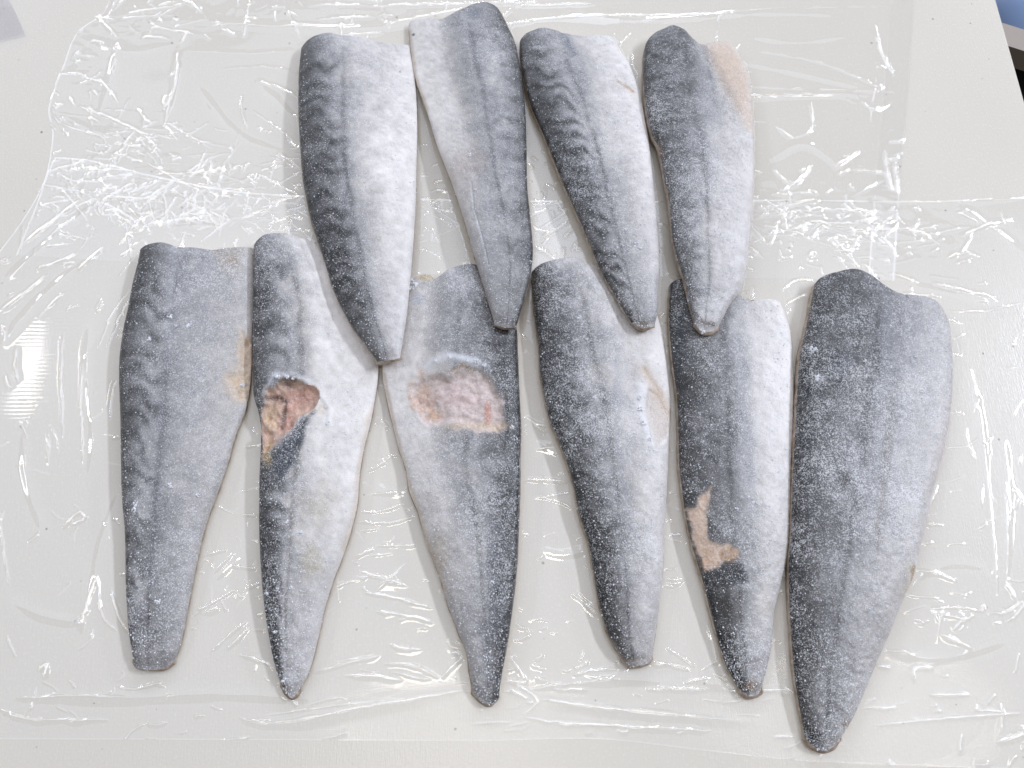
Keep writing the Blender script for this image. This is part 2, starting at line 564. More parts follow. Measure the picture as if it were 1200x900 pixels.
# ---- front row
fish(row='front', dorsal='L', thick=0.0108, bands=.55, frost=.5, rawsoft=9,
     label='blunt tailed mackerel fillet with orange flesh at its belly edge, leftmost of all',
     head=[(165, 296), (176, 292), (197, 290.7), (213, 296), (235, 297), (251, 297), (267, 294), (283, 292), (296, 291)],
     tail=[(157, 775), (163, 783), (176, 785), (192, 783.5), (203, 777)],
     left=[(165, 296), (163, 308), (157, 332), (151, 364), (145, 393), (141, 433), (142.7, 493), (143.5, 547), (145, 589), (148, 627), (149, 687), (151, 727), (153, 748), (157, 775)],
     right=[(296, 291), (296.5, 327), (296, 367), (295, 407), (293.5, 445), (288, 480), (277, 509), (267, 544), (256, 576), (245, 605), (237, 632), (229, 670), (224, 695), (217, 732), (211, 759), (203, 777)],
     tone=[[70, 85, 125, 150, 160, 170, 190], [70, 95, 140, 150, 160, 175, 195], [75, 105, 140, 150, 170, 185, 190],
           [85, 110, 145, 140, 165, 175, 180], [90, 110, 140, 135, 150, 165, 175], [95, 105, 115, 135, 140, 145, 160]],
     polys=[([(250, 297), (268, 293), (284, 291), (286, 312), (276, 326), (262, 318)], (176, 168, 160), .8, 7)],
     raw=[([(284, 388), (297, 404), (296, 445), (290, 470), (280, 474), (270, 462), (267, 446), (276, 436), (282, 420)], (202, 180, 154), .9)],
     strokes=[([(203, 430), (196, 520), (190, 600), (186, 680)], 7, (120, 122, 128), .5), ([(210, 300), (207, 380), (204, 420)], 6, (190, 193, 202), .4),
              ([(291, 402), (291, 430), (289, 452)], 5, (188, 136, 88), .6), ([(154, 735), (157, 770)], 2.2, (40, 38, 40), .7), ([(200, 742), (214, 738)], 1.5, (150, 148, 150), .5)],
     spots=[(168, 720, 12, 20, (95, 90, 96), .4), (276, 310, 6, 10, (160, 140, 120), .4)],
     chunks=[(166, 594, 2.2), (163, 600, 2.0), (228, 387, 2.8), (206, 377, 2.4), (183, 404, 1.8), (207, 574, 2.2), (285, 452, 2.2), (236, 584, 1.4), (190, 706, 2.2), (214, 390, 1.5)])
fish(row='front', dorsal='L', thick=0.0108, bands=.6, frost=.5,
     label='mackerel fillet with a torn red gash near its left edge, in the front row',
     head=[(298, 296), (301, 290), (311, 282), (325, 279.5), (342, 281), (359, 284), (371, 287), (385, 293)],
     tail=[(331, 803), (337, 812), (343, 818), (350, 810)],
     left=[(298, 296), (297, 347), (297, 400), (297.6, 462), (303, 482), (306.5, 500), (307, 519), (305, 562), (304.5, 618), (305.5, 645), (307, 673), (310, 707), (315, 741), (322, 776), (331, 803)],
     right=[(385, 293), (405, 315), (425, 352), (438, 392), (443.5, 432), (436, 488), (427, 525), (421.7, 556), (419, 590), (412, 621), (402, 652), (393, 675), (381, 713), (372, 753), (362, 789), (350, 810)],
     tone=[[75, 100, 130, 155, 185, 215, 225], [75, 90, 140, 175, 205, 225, 228], [75, 105, 150, 175, 205, 220, 225],
           [75, 85, 130, 180, 195, 210, 215], [55, 60, 75, 165, 175, 185, 200], [50, 60, 95, 165, 175, 185, 195]],
     raw=[([(313, 470), (320, 458), (335, 452), (358, 455), (375, 461), (382, 472), (372, 483), (354, 497), (331, 518), (318, 530), (312, 538), (309, 525), (308, 505), (309, 485)], (198, 166, 146), 2.3)],
     polys=[([(374, 486), (362, 505), (356, 530), (342, 553), (331, 568), (324, 556), (333, 527), (350, 505), (364, 492)], (62, 66, 76), .9, 4),
            ([(392, 480), (384, 492), (372, 486), (384, 470)], (206, 190, 172), .5, 4)],
     rawcol=[(356, 470, 24, 14, (192, 146, 128), .85), (340, 498, 12, 18, (184, 130, 114), .7), (320, 490, 9, 16, (204, 174, 138), .8), (317, 530, 6, 22, (192, 164, 120), .7), (345, 452, 14, 5, (95, 84, 74), .6)],
     strokes=[([(316, 470), (330, 468), (338, 474), (336, 490), (333, 505)], 2.2, (84, 56, 44), .8), ([(312, 466), (325, 448), (345, 446), (366, 455)], 4.0, (222, 225, 232), .75),
              ([(380, 470), (390, 482), (388, 500)], 2.5, (225, 228, 234), .6), ([(436, 480), (424, 530), (419, 590), (404, 645)], 3, (214, 196, 172), .5)],
     spots=[(378, 600, 22, 30, (196, 188, 168), .4), (370, 655, 14, 22, (190, 180, 150), .35), (342, 795, 8, 12, (198, 196, 198), .7)],
     chunks=[(340, 614, 1.8), (356, 628, 1.8), (358, 626, 1.2), (326, 740, 1.6), (330, 692, 1.3), (344, 690, 1.4), (316, 696, 1.3), (334, 797, 1.6), (330, 446, 2.2), (340, 447, 2.0), (350, 450, 1.8), (388, 500, 1.6), (386, 482, 1.6)])
fish(row='front', dorsal='R', thick=0.0116, bands=.3, frost=.5, rawsoft=6,
     label='mackerel fillet with a wide pinkish flayed patch across its middle, in the front row',
     head=[(481, 335), (485, 329), (493, 325), (504, 325), (511, 330.5), (526.5, 322), (546, 316), (559, 316), (575, 325)],
     tail=[(555, 812), (563, 820.6), (575, 825.5), (584.5, 818)],
     left=[(481, 335), (475, 349), (465, 372), (454, 402), (449, 424), (448.6, 440), (451, 457), (460, 496.5), (468, 528), (475.5, 550), (480, 576), (490, 601), (498, 630), (507, 655), (516, 679), (524, 707), (535, 736), (546, 764), (552, 795), (555, 812)],
     right=[(575, 325), (592, 348), (604, 374), (607, 418), (608.7, 461), (611, 505), (610, 530), (610, 562), (608.7, 604), (606, 665), (600, 719), (593, 764), (587, 797), (584.5, 818)],
     tone=[[80, 85, 120, 150, 165, 185, 205], [60, 85, 125, 160, 175, 205, 225], [65, 95, 140, 155, 170, 200, 222],
           [70, 90, 120, 160, 170, 190, 205], [70, 80, 110, 160, 165, 170, 175], [75, 85, 95, 135, 145, 150, 155]],
     raw=[([(482, 453), (490, 447), (505, 447), (522, 446), (545, 441), (565, 441), (580, 450), (588, 470), (592, 495), (587, 514), (570, 514), (550, 508), (520, 505), (500, 498), (486, 482)], (202, 186, 180), 1.3)],
     rawcol=[(498, 468, 18, 24, (194, 160, 134), .75), (572, 488, 5, 14, (176, 122, 104), .8), (530, 468, 40, 18, (208, 182, 180), .5), (556, 505, 40, 6, (196, 172, 140), .6), (510, 490, 12, 8, (196, 150, 110), .5)],
     strokes=[([(488, 443), (505, 432), (525, 425), (548, 429), (570, 435)], 5.0, (226, 229, 236), .75), ([(526, 443), (545, 437), (556, 440)], 2.4, (150, 122, 92), .7),
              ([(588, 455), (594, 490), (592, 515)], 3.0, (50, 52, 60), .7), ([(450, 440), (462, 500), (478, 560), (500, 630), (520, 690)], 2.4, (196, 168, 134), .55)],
     spots=[(500, 329, 12, 5, (190, 168, 130), .8), (490, 353, 7, 7, (186, 190, 206), .5), (516, 660, 14, 36, (182, 168, 150), .4), (580, 700, 16, 90, (78, 82, 92), .35)],
     chunks=[(484, 333, 3.0), (487, 337, 2.4), (484, 340, 2.2), (560, 432, 2.0), (568, 436, 2.0), (548, 430, 1.6), (600, 505, 2.0), (604, 515, 1.8), (530, 428, 1.6), (512, 430, 1.6)])
fish(row='front', dorsal='L', thick=0.0113, bands=.55, frost=.5,
     label='mackerel fillet with a white lipped slit in its belly, fourth in the front row',
     head=[(622.6, 321), (632.5, 315), (646.7, 311), (666.5, 308), (683.5, 310.7), (702, 316), (722, 322)],
     tail=[(730, 774), (736, 781), (744, 780.5), (757, 778), (763, 772)],
     left=[(622.6, 321), (624, 342), (627, 376), (631, 404), (632.5, 434), (637, 462.5), (645, 496.5), (654, 516), (663.7, 542), (672, 570), (678, 601), (688, 632.5), (693, 658), (695.5, 672), (700.5, 702), (706, 724), (714.7, 750), (730, 774)],
     right=[(722, 322), (745, 336), (763, 354), (772, 376), (778, 404), (783, 433), (785.5, 470), (784, 511), (782.7, 547.5), (781, 584), (778, 624), (777, 662), (774, 696), (768.5, 738.5), (763, 772)],
     tone=[[70, 85, 130, 165, 180, 210, 222], [60, 80, 120, 165, 180, 210, 232], [60, 85, 120, 155, 180, 200, 215],
           [65, 80, 110, 140, 175, 200, 210], [60, 70, 85, 135, 170, 190, 200], [85, 80, 75, 115, 165, 180, 190]],
     polys=[([(757, 458), (768, 462), (781, 482), (784, 500), (782, 516), (768, 527), (760, 515), (755, 490)], (206, 194, 184), .9, 3)],
     strokes=[([(753, 437), (762, 450), (774, 468), (782, 484)], 6, (198, 174, 150), .85), ([(750, 458), (747, 480), (752, 500), (761, 524)], 7, (238, 238, 240), .9),
              ([(720, 430), (722, 520), (735, 620)], 4, (150, 153, 162), .4), ([(715, 752), (728, 772), (737, 777), (752, 772)], 4, (196, 182, 170), .7)],
     spots=[(640, 430, 8, 14, (45, 47, 54), .5)], chunks=[(748, 470, 2.2), (751, 500, 2.2), (758, 520, 1.8), (748, 484, 2.2), (677, 380, 2.0), (742, 630, 1.5)])
fish(row='front', dorsal='L', thick=0.0108, bands=.3, frost=.5,
     label='mackerel fillet with a tan scraped patch on its lower left edge',
     head=[(785, 334), (794, 330.5), (806, 333), (835, 341), (858, 347), (868, 352), (878, 355.5), (890, 353.5), (904.5, 352.6), (914, 355.5)],
     tail=[(866, 807), (870, 812), (877, 816), (885, 814.5), (890.5, 810)],
     left=[(785, 334), (783.5, 370), (785.5, 404), (788, 428.5), (792.6, 462.5), (794.6, 505), (795.5, 545), (798, 567), (802.5, 601), (808, 630), (816.7, 660), (825, 688), (832, 716), (841, 750), (850.7, 781), (866, 807)],
     right=[(914, 355.5), (920, 368), (926, 390), (928, 418), (929.5, 455), (928.5, 500), (926.5, 548), (925, 600), (922, 650), (914, 687.5), (907, 716), (904.5, 750), (902, 768), (896, 792), (890.5, 810)],
     tone=[[50, 70, 110, 140, 165, 205, 220], [60, 90, 115, 135, 170, 220, 228], [60, 95, 115, 130, 160, 205, 218],
           [70, 95, 105, 130, 165, 200, 210], [65, 70, 75, 130, 180, 195, 195], [70, 70, 85, 140, 165, 170, 165]],
     raw=[([(831, 572), (827, 590), (824, 612), (828, 634), (845, 643), (860, 650), (850, 658), (836, 664), (823, 670), (812, 640), (805, 612), (803, 598), (815, 589), (823, 582)], (206, 180, 158), .3)],
     rawcol=[(846, 653, 18, 8, (150, 118, 88), .7), (826, 655, 10, 12, (196, 158, 128), .6)],
     polys=[([(829, 667), (850, 658), (866, 664), (872, 682), (850, 690), (834, 686)], (40, 41, 46), .85, 5)],
     strokes=[([(862, 400), (866, 480), (875, 560)], 5, (118, 121, 130), .4), ([(843, 752), (856, 778), (868, 800)], 5, (36, 36, 40), .6)],
     spots=[(803, 541, 8, 14, (66, 60, 58), .85), (793, 400, 8, 60, (40, 42, 48), .6), (823, 393, 12, 6, (120, 108, 96), .5), (879, 803, 10, 8, (128, 98, 72), .7), (832, 705, 4, 14, (40, 40, 44), .6), (893, 710, 8, 20, (196, 186, 170), .4)],
     chunks=[(918, 673, 1.6), (858, 600, 1.4), (872, 586, 1.4), (865, 510, 1.5), (878, 592, 1.4)])
fish(row='front', dorsal='L', thick=0.0124, bands=.15, frost=.60,
     label='largest and most heavily frosted mackerel fillet, rightmost of the front row',
     head=[(953.5, 334), (959, 329), (973, 325), (996, 321.4), (1013, 327.7), (1030, 340.4), (1052.7, 347.5), (1078, 350), (1092, 353.6), (1104, 361)],
     tail=[(943, 866), (953.5, 876), (965, 879.6), (975, 874.5), (983, 866)],
     left=[(953.5, 334), (945, 379), (936.5, 418), (933.6, 458), (931, 511), (928, 567.5), (926, 624), (923.5, 660), (925, 716), (928, 764), (932, 804), (936.5, 829), (943, 866)],
     right=[(1104, 361), (1111, 376), (1115, 404), (1116, 447), (1111, 502), (1102, 542), (1092, 576), (1084, 616), (1077, 645), (1070, 674), (1055.5, 707), (1041, 744), (1027, 775), (1014, 806.5), (999, 840.5), (983, 866)],
     tone=[[75, 90, 95, 105, 125, 165, 185], [60, 95, 110, 125, 150, 175, 195], [55, 95, 115, 130, 155, 180, 200],
           [60, 95, 120, 145, 165, 185, 200], [65, 85, 110, 140, 160, 180, 190], [70, 85, 110, 150, 165, 180, 175]],
     strokes=[([(1037, 478), (1030, 560), (1018, 640)], 6, (120, 108, 100), .5), ([(1030, 345), (1032, 390), (1030, 440)], 9, (112, 115, 124), .5),
              ([(1113, 470), (1098, 560), (1080, 640)], 8, (206, 190, 186), .5)],
     spots=[(979, 568, 9, 13, (72, 68, 70), .75), (940, 462, 6, 14, (30, 31, 38), .8), (938, 520, 8, 16, (34, 35, 42), .8), (975, 430, 16, 16, (70, 74, 88), .5), (1066, 676, 5, 14, (165, 130, 88), .8), (951, 862, 8, 9, (36, 36, 42), .8), (990, 848, 8, 6, (140, 122, 100), .5), (1062, 690, 10, 30, (205, 192, 166), .4)],
     chunks=[(948, 414, 2.4), (951, 416, 2.2), (945, 417, 1.8), (952, 447, 2.2), (950, 449, 1.8), (1036, 390, 1.8), (1004, 430, 2.0)])

NU, NV = 290, 104


def build_shape(f, slope):
    """world points of one fillet; slope = how much its base climbs per metre of length"""
    P = coons(f['head'], f['tail'], f['left'], f['right'], NU, NV)
    X0, Y0 = P[..., 0], P[..., 1]
    seed = f['seed']
    u = np.linspace(0, 1, NU)[:, None] * np.ones((1, NV))
    v = np.ones((NU, 1)) * np.linspace(0, 1, NV)[None, :]
    vd = v if f['dorsal'] == 'L' else 1 - v
    T = f['thick'] * np.interp(u, [0, .06, .2, .45, .7, .9, 1], [.82, .93, 1, .97, .8, .55, .36])
    ed = T * np.interp(vd, [0, .35, .65, 1], [.40, .32, .20, .17])
    vs = vd ** .86
    dome = np.clip(1 - np.abs(2 * vs - 1) ** 3.0, 0, 1) ** .54
    cav = 1 - .42 * sstep(.48, .72, vd) * (1 - sstep(.25, .6, u))
    endp = 1 - .10 * (1 - sstep(0, .02, u)) - .45 * sstep(.965, 1.0, u)
    h = ed + np.maximum(T * cav - ed, 0) * dome * endp
    X, Y = un(X0, Y0, .004)
    h = h + (fbm(X, Y, .028, seed) - .5) * .0016 * dome + (fbm(X, Y, .005, seed + 5, 3) - .5) * .0003 * (.3 + dome)
    h = h + (vnoise(X, Y, .0016, seed + 9) - .5) * .00028 * (.4 + f['frost'])
    # torn places sink in, with an uneven floor; slits dip
    rawm = np.zeros_like(h)
    for poly, col, dep in f.get('raw', []):
        sd = poly_sd(X0, Y0, poly) + (fbm(X, Y, .005, seed + 20, 3) - .5) * 14
        a = sstep(3, -9, sd)
        rw = f.get('rawsoft', 4.0)
        rawm = np.maximum(rawm, sstep(rw, -rw, sd))
        rim = np.exp(-((sd - 2.0) / 3.0) ** 2)
        h = h - dep * .0016 * a + dep * .0002 * rim + dep * a * (fbm(X, Y, .005, seed + 31, 4) - .5) * .0018
    for poly, col, al, sf in f.get('polys', []):
        if al > .85 and sf <= 3:
            h = h - .0009 * sstep(1, -3, poly_sd(X0, Y0, poly))
    for pts, w, col, al in f.get('strokes', []):
        if min(col) > 220:
            h = h + .0007 * np.exp(-(seg_dist(X0, Y0, pts)[0] / w) ** 2)
        elif w <= 6 and al >= .55:
            h = h - .0005 * np.exp(-(seg_dist(X0, Y0, pts)[0] / (w * .6)) ** 2)
    h = np.maximum(h, .0012)
    L = np.hypot(*(np.array(un(*P[0, NV // 2], .0)) - np.array(un(*P[-1, NV // 2], .0))))
    base = BASE + slope * (u ** 1.0) * L
    X, Y = un(X0, Y0, base + ed * .8)
    # outline slightly uneven
    return dict(P=P, u=u, v=v, vd=vd, X=X, Y=Y, Z=base + h, base=base, h=h, L=L, raw=rawm)


BASE = .0012


def skin_colour(f, s):
    X0, Y0 = s['P'][..., 0], s['P'][..., 1]
    u, vd, seed = s['u'], s['vd'], f['seed']
    X, Y = s['X'], s['Y']
    wu = np.clip(u + (fbm(X, Y, .02, seed + 40) - .5) * .10, 0, 1)
    wv = np.clip(vd + (fbm(X, Y, .012, seed + 50) - .5) * .10, 0, 1)
    G = np.array(f['tone'], float)
    iu = np.clip(np.searchsorted(UR, wu, 'right') - 1, 0, 4)
    iv = np.clip(np.searchsorted(VC, wv, 'right') - 1, 0, 5)
    fu = (wu - UR[iu]) / (UR[iu + 1] - UR[iu])
    fv = (wv - VC[iv]) / (VC[iv + 1] - VC[iv])
    t = ((G[iu, iv] * (1 - fv) + G[iu, iv + 1] * fv) * (1 - fu) + (G[iu + 1, iv] * (1 - fv) + G[iu + 1, iv + 1] * fv) * fu)
    # wavy cross bars of the back
    ph = u * 18 + 1.15 * (fbm(X, Y, .016, seed + 60, 2) - .5) + .16 * np.sin(vd * 26 + seed) - vd * 1.6
    bar = np.sin(2 * np.pi * ph) * .5 + .5
    bar = bar ** 1.3 * sstep(.30, .16, vd - .20 * vnoise(u * 18, vd * .1, 1.0, seed + 63)) * sstep(.02, .09, u) * sstep(.97, .8, u)
    bar = bar * (.45 + .8 * fbm(X, Y, .010, seed + 66, 2))
    t = t * (1 + f['bands'] * (.16 * sstep(.5, .3, vd) - .60 * bar))
    t = t * (1 + .22 * (fbm(X, Y, .012, seed + 70) - .5) * 2 * sstep(1.0, .2, vd) + .06 * (fbm(X, Y, .004, seed + 75, 2) - .5) * 2)
    t = 138 + (t - 138) * 1.13 - 6 * sstep(130, 70, t)
    t = np.clip(t, 20, 240)
    cool = np.stack([np.full_like(t, .995), np.full_like(t, .988), np.full_like(t, .998)], -1)
    warm = np.stack([np.full_like(t, 1.0), np.full_like(t, .985), np.full_like(t, .985)], -1)
    wp = sstep(150, 205, t)[..., None]
    cool = cool * (1 - wp) + np.array((.985, .962, .945)) * wp
    wf = np.clip(sstep(.5, 1.0, u) * .8 * (fbm(X, Y, .03, seed + 80, 2) + .2), 0, 1)[..., None]
    c = t[..., None] * (cool * (1 - wf) + warm * wf)

    def over(c, a, col):
        return c * (1 - a[..., None]) + np.array(col, float) * a[..., None]
    jit = (fbm(X, Y, .006, seed + 90, 3) - .5)
    for poly, col, al, sf in f.get('polys', []):
        c = over(c, al * sstep(sf, -sf, poly_sd(X0, Y0, poly) + jit * 8), col)
    ll = np.exp(-((vd - .43 - .02 * np.sin(u * 5 + seed) - .05 * (fbm(X, Y, .02, seed + 96, 2) - .5)) / .026) ** 2) * sstep(.02, .12, u)
    c = c * (1 - (.17 * ll * (.5 + vnoise(X, Y, .008, seed + 95)))[..., None])
    for pts, w, col, al in f.get('strokes', []):
        d, along = seg_dist(X0 + jit * 6, Y0 + jit * 6, pts)
        c = over(c, al * np.exp(-(d / w) ** 2) * (.7 + .8 * jit), col)
    for x, y, rx, ry, col, al in f.get('spots', []):
        r = np.hypot((X0 - x) / rx, (Y0 - y) / ry) + jit * 1.2
        c = over(c, al * sstep(1.25, .35, r), col)
    for poly, col, dep in f.get('raw', []):
        c = over(c, s['raw'], col)
    for x, y, rx, ry, col, al in f.get('rawcol', []):
        r = np.hypot((X0 - x) / rx, (Y0 - y) / ry) + jit * 1.4
        c = over(c, al * sstep(1.25, .3, r), col)
    for pts, w, col, al in f.get('strokes', []):
        if w < 2.5 and max(col) < 100:
            c = over(c, al * np.exp(-(seg_dist(X0 + jit * 5, Y0 + jit * 5, pts)[0] / w) ** 2), col)
    fr = f['frost'] * (.55 + .9 * fbm(X, Y, .03, seed + 100, 3)) + .22 * (fbm(X, Y, .008, seed + 101, 3) - .5) + .10
    fr = np.clip(fr * (1 - .7 * s['raw']), 0, 1)
    return lin(np.clip(c, 5, 250)) / .97, fr


def octa(P, r, flat):
    """small angular grains: arrays of points -> vertices, triangles"""
    n = len(P)
    b = np.array([(1, 0, 0), (0, 1, 0), (-1, 0, 0), (0, -1, 0), (0, 0, 1), (0, 0, -.6)], float)
    t = np.array([(0, 1, 4), (1, 2, 4), (2, 3, 4), (3, 0, 4), (1, 0, 5), (2, 1, 5), (3, 2, 5), (0, 3, 5)])
    a = rng.random(n) * 6.283
    J = b[None] * (1 + .8 * (rng.random((n, 6, 3)) - .5))
    J[..., 2] *= flat
    c, s_ = np.cos(a)[:, None], np.sin(a)[:, None]
    X = J[..., 0] * c - J[..., 1] * s_
    Y = J[..., 0] * s_ + J[..., 1] * c
    Vv = np.stack([X, Y, J[..., 2]], -1) * r[:, None, None] + P[:, None]
    return Vv.reshape(-1, 3), (t[None] + 6 * np.arange(n)[:, None, None]).reshape(-1, 3)


# where the front row stands: top heights on a 1 mm grid, for the tails that lie on it
HG = np.zeros((700, 700))


def stamp(s):
    i = np.clip(((s['X'] + .35) / .001).astype(int), 0, 699)
    j = np.clip(((s['Y'] + .35) / .001).astype(int), 0, 699)
    np.maximum.at(HG, (i.ravel(), j.ravel()), s['Z'].ravel())


for n, f in enumerate(FISH):
    f['seed'] = 11 * n + 3
shapes = [None] * len(FISH)
for n, f in enumerate(FISH):
    if f['row'] == 'front':
        shapes[n] = build_shape(f, 0)
        stamp(shapes[n])
for n, f in enumerate(FISH):
    if f['row'] == 'back':
        slope = 0.0
        for it in range(3):
            s = build_shape(f, slope)
            i = np.clip(((s['X'] + .35) / .001).astype(int), 0, 699)
            j = np.clip(((s['Y'] + .35) / .001).astype(int), 0, 699)
            top = HG[i, j]
            need = np.where(top > 0, (top + .0003 - BASE) / np.maximum(s['u'] * s['L'], .02), 0)
            slope = float(need.max())
        shapes[n] = build_shape(f, slope)

fish_quads = grid_quads(NU, NV)
OUT, EDGES = [], []
for n, f in enumerate(FISH):
    s = shapes[n]
    X, Y, Z = s['X'], s['Y'], s['Z']
    cx, cy, cz = float(X.mean()), float(Y.mean()), float(s['base'].min())
    root = thing('mackerel_fillet', (cx, cy, cz), f['label'], 'fish fillet', 'frozen mackerel fillets laid on the cling film')
    col, fr = skin_colour(f, s)
    Vv = np.stack([X - cx, Y - cy, Z - cz], -1).reshape(-1, 3)
    at = {'tone': col.reshape(-1, 3), 'frost': fr.ravel(), 'torn': s['raw'].ravel()}
    rq = s['raw'].ravel()[fish_quads].mean(1) > .5
    sk = mesh('skin', Vv, fish_quads[~rq], M_SKIN, root, attrs=at)
    if rq.any():
        mesh('exposed_flesh', Vv, fish_quads[rq], M_RAW, root, attrs=at)
    # cut wall and underside
    idx = np.arange(NU * NV).reshape(NU, NV)
    ring = np.r_[idx[:, 0], idx[-1, 1:], idx[-2::-1, -1], idx[0, -2:0:-1]]
    rp = Vv[ring]
    m = len(ring)
    tg = np.roll(rp, -3, 0) - np.roll(rp, 3, 0)
    nn = np.stack([tg[:, 1], -tg[:, 0]], -1)
    nn /= np.maximum(np.linalg.norm(nn, axis=1, keepdims=True), 1e-9)
    if (nn * rp[:, :2]).sum() < 0:
        nn = -nn
    uu = s['u'].ravel()[ring]
    bz = (s['base'].ravel()[ring] - cz)
    tail_end = sstep(.985, 1.0, uu)
    head_end = sstep(.02, .0, uu)
    side = np.clip(np.maximum(.25 - .75 * nn[:, 0], tail_end * 1.2), .1, 1.3) * (.4 + 1.0 * vnoise(rp[:, 0], rp[:, 1], .012, n + 5))
    wob = (vnoise(rp[:, 0], rp[:, 1], .004, n) - .5) * .0010
    rowsw = [(0.0, 1.0)] + [(a, b) for a, b in ((.00035, .82), (.0007, .45), (.0006, .12), (.0001, .0))]
    W_, F_ = [], []
    for q, (o, hf) in enumerate(rowsw):
        oo = (o * side * .6 + (.5 * wob if q else 0)) * (1 + 1.3 * tail_end) * (1 - .8 * head_end)
        if q == 0:
            W_.append(rp)
        else:
            W_.append(np.c_[rp[:, :2] + nn * oo[:, None], bz + (rp[:, 2] - bz) * hf])
    for q in range(len(rowsw) - 1):
        a = np.arange(m) + q * m
        b = (np.arange(m) + 1) % m + q * m
        F_.append(np.stack([a, a + m, b + m, b], -1))
    # underside: the last ring folded across (pairs of left and right points)
    lastr = (len(rowsw) - 1) * m
    li = np.arange(NU) + lastr
    ri = lastr + (NU - 1 + NV - 1 + (NU - 1) - np.arange(NU)) % m
    F_.append(np.stack([li[:-1], ri[:-1], ri[1:], li[1:]], -1))
    mesh('flesh', np.concatenate(W_), np.concatenate(F_), M_FLESH, root)
    # frost crystals standing on the skin, and the larger bits of ice
    wgt = (fr ** 2 * (.25 + fbm(X, Y, .007, n + 200, 2) ** 2)).ravel()
    cnt = int(1000 + 3000 * f['frost'])
    pick = rng.choice(len(wgt), cnt, p=wgt / wgt.sum())
    r = .00013 + .00034 * rng.random(cnt) ** 3
    pp = Vv[pick] + np.c_[(rng.random((cnt, 2)) - .5) * .0008, r * .3]
    XF, YF = s['P'][..., 0].ravel(), s['P'][..., 1].ravel()
    for x, y, rr in f.get('chunks', []):
        k = int(np.argmin((XF - x) ** 2 + (YF - y) ** 2))
        c3 = Vv[k]
        for q in range(7):
            pp = np.vstack([pp, c3 + (rng.random(3) - .5) * rr * .0010 * np.array((1, 1, .2)) + (0, 0, .0002)])
            r = np.r_[r, rr * .00042 * (.45 + .6 * rng.random())]
    gv, gt = octa(pp, r, .8)
    fo = mesh('frost', gv, gt, M_FROST, root, smooth=False)
    fo['kind'] = 'stuff'
    EDGES.append(s['P'].reshape(-1, 2)[ring][::12])
    OUT.append(np.c_[X.ravel()[ring], Y.ravel()[ring]])

# ------------------------------------------------------------------ cling film
def blur(A, k):
    for _ in range(3):
        for ax in (0, 1):
            c = np.cumsum(np.pad(A, [(k + 1, k) if a == ax else (0, 0) for a in (0, 1)], mode='edge'), axis=ax)
            n = A.shape[ax]
            A = (np.take(c, np.arange(2 * k + 1, 2 * k + 1 + n), ax) - np.take(c, np.arange(n), ax)) / (2 * k + 1)
    return A


# footprint of the fish on a 1 mm grid: the film lies flat under and close to them
FG = np.zeros((900, 900))
gx, gy = np.meshgrid((np.arange(900) - 450) * .001, (np.arange(900) - 450) * .001, indexing='ij')
for o in OUT:
    b0, b1 = o.min(0), o.max(0)
    i0, i1 = int(b0[0] / .001 + 450) - 1, int(b1[0] / .001 + 450) + 2
    j0, j1 = int(b0[1] / .001 + 450) - 1, int(b1[1] / .001 + 450) + 2
    FG[i0:i1, j0:j1] = np.maximum(FG[i0:i1, j0:j1], inside(gx[i0:i1, j0:j1], gy[i0:i1, j0:j1], o[::6]))
FREE = 1 - np.clip(blur(FG, 1) * 2.6, 0, 1)


def free_at(X, Y):
    i = np.clip(X / .001 + 450, 0, 898)
    j = np.clip(Y / .001 + 450, 0, 898)
    a, b = i.astype(int), j.astype(int)
    fi, fj = i - a, j - b
    return ((FREE[a, b] * (1 - fi) + FREE[a + 1, b] * fi) * (1 - fj) + (FREE[a, b + 1] * (1 - fi) + FREE[a + 1, b + 1] * fi) * fj)


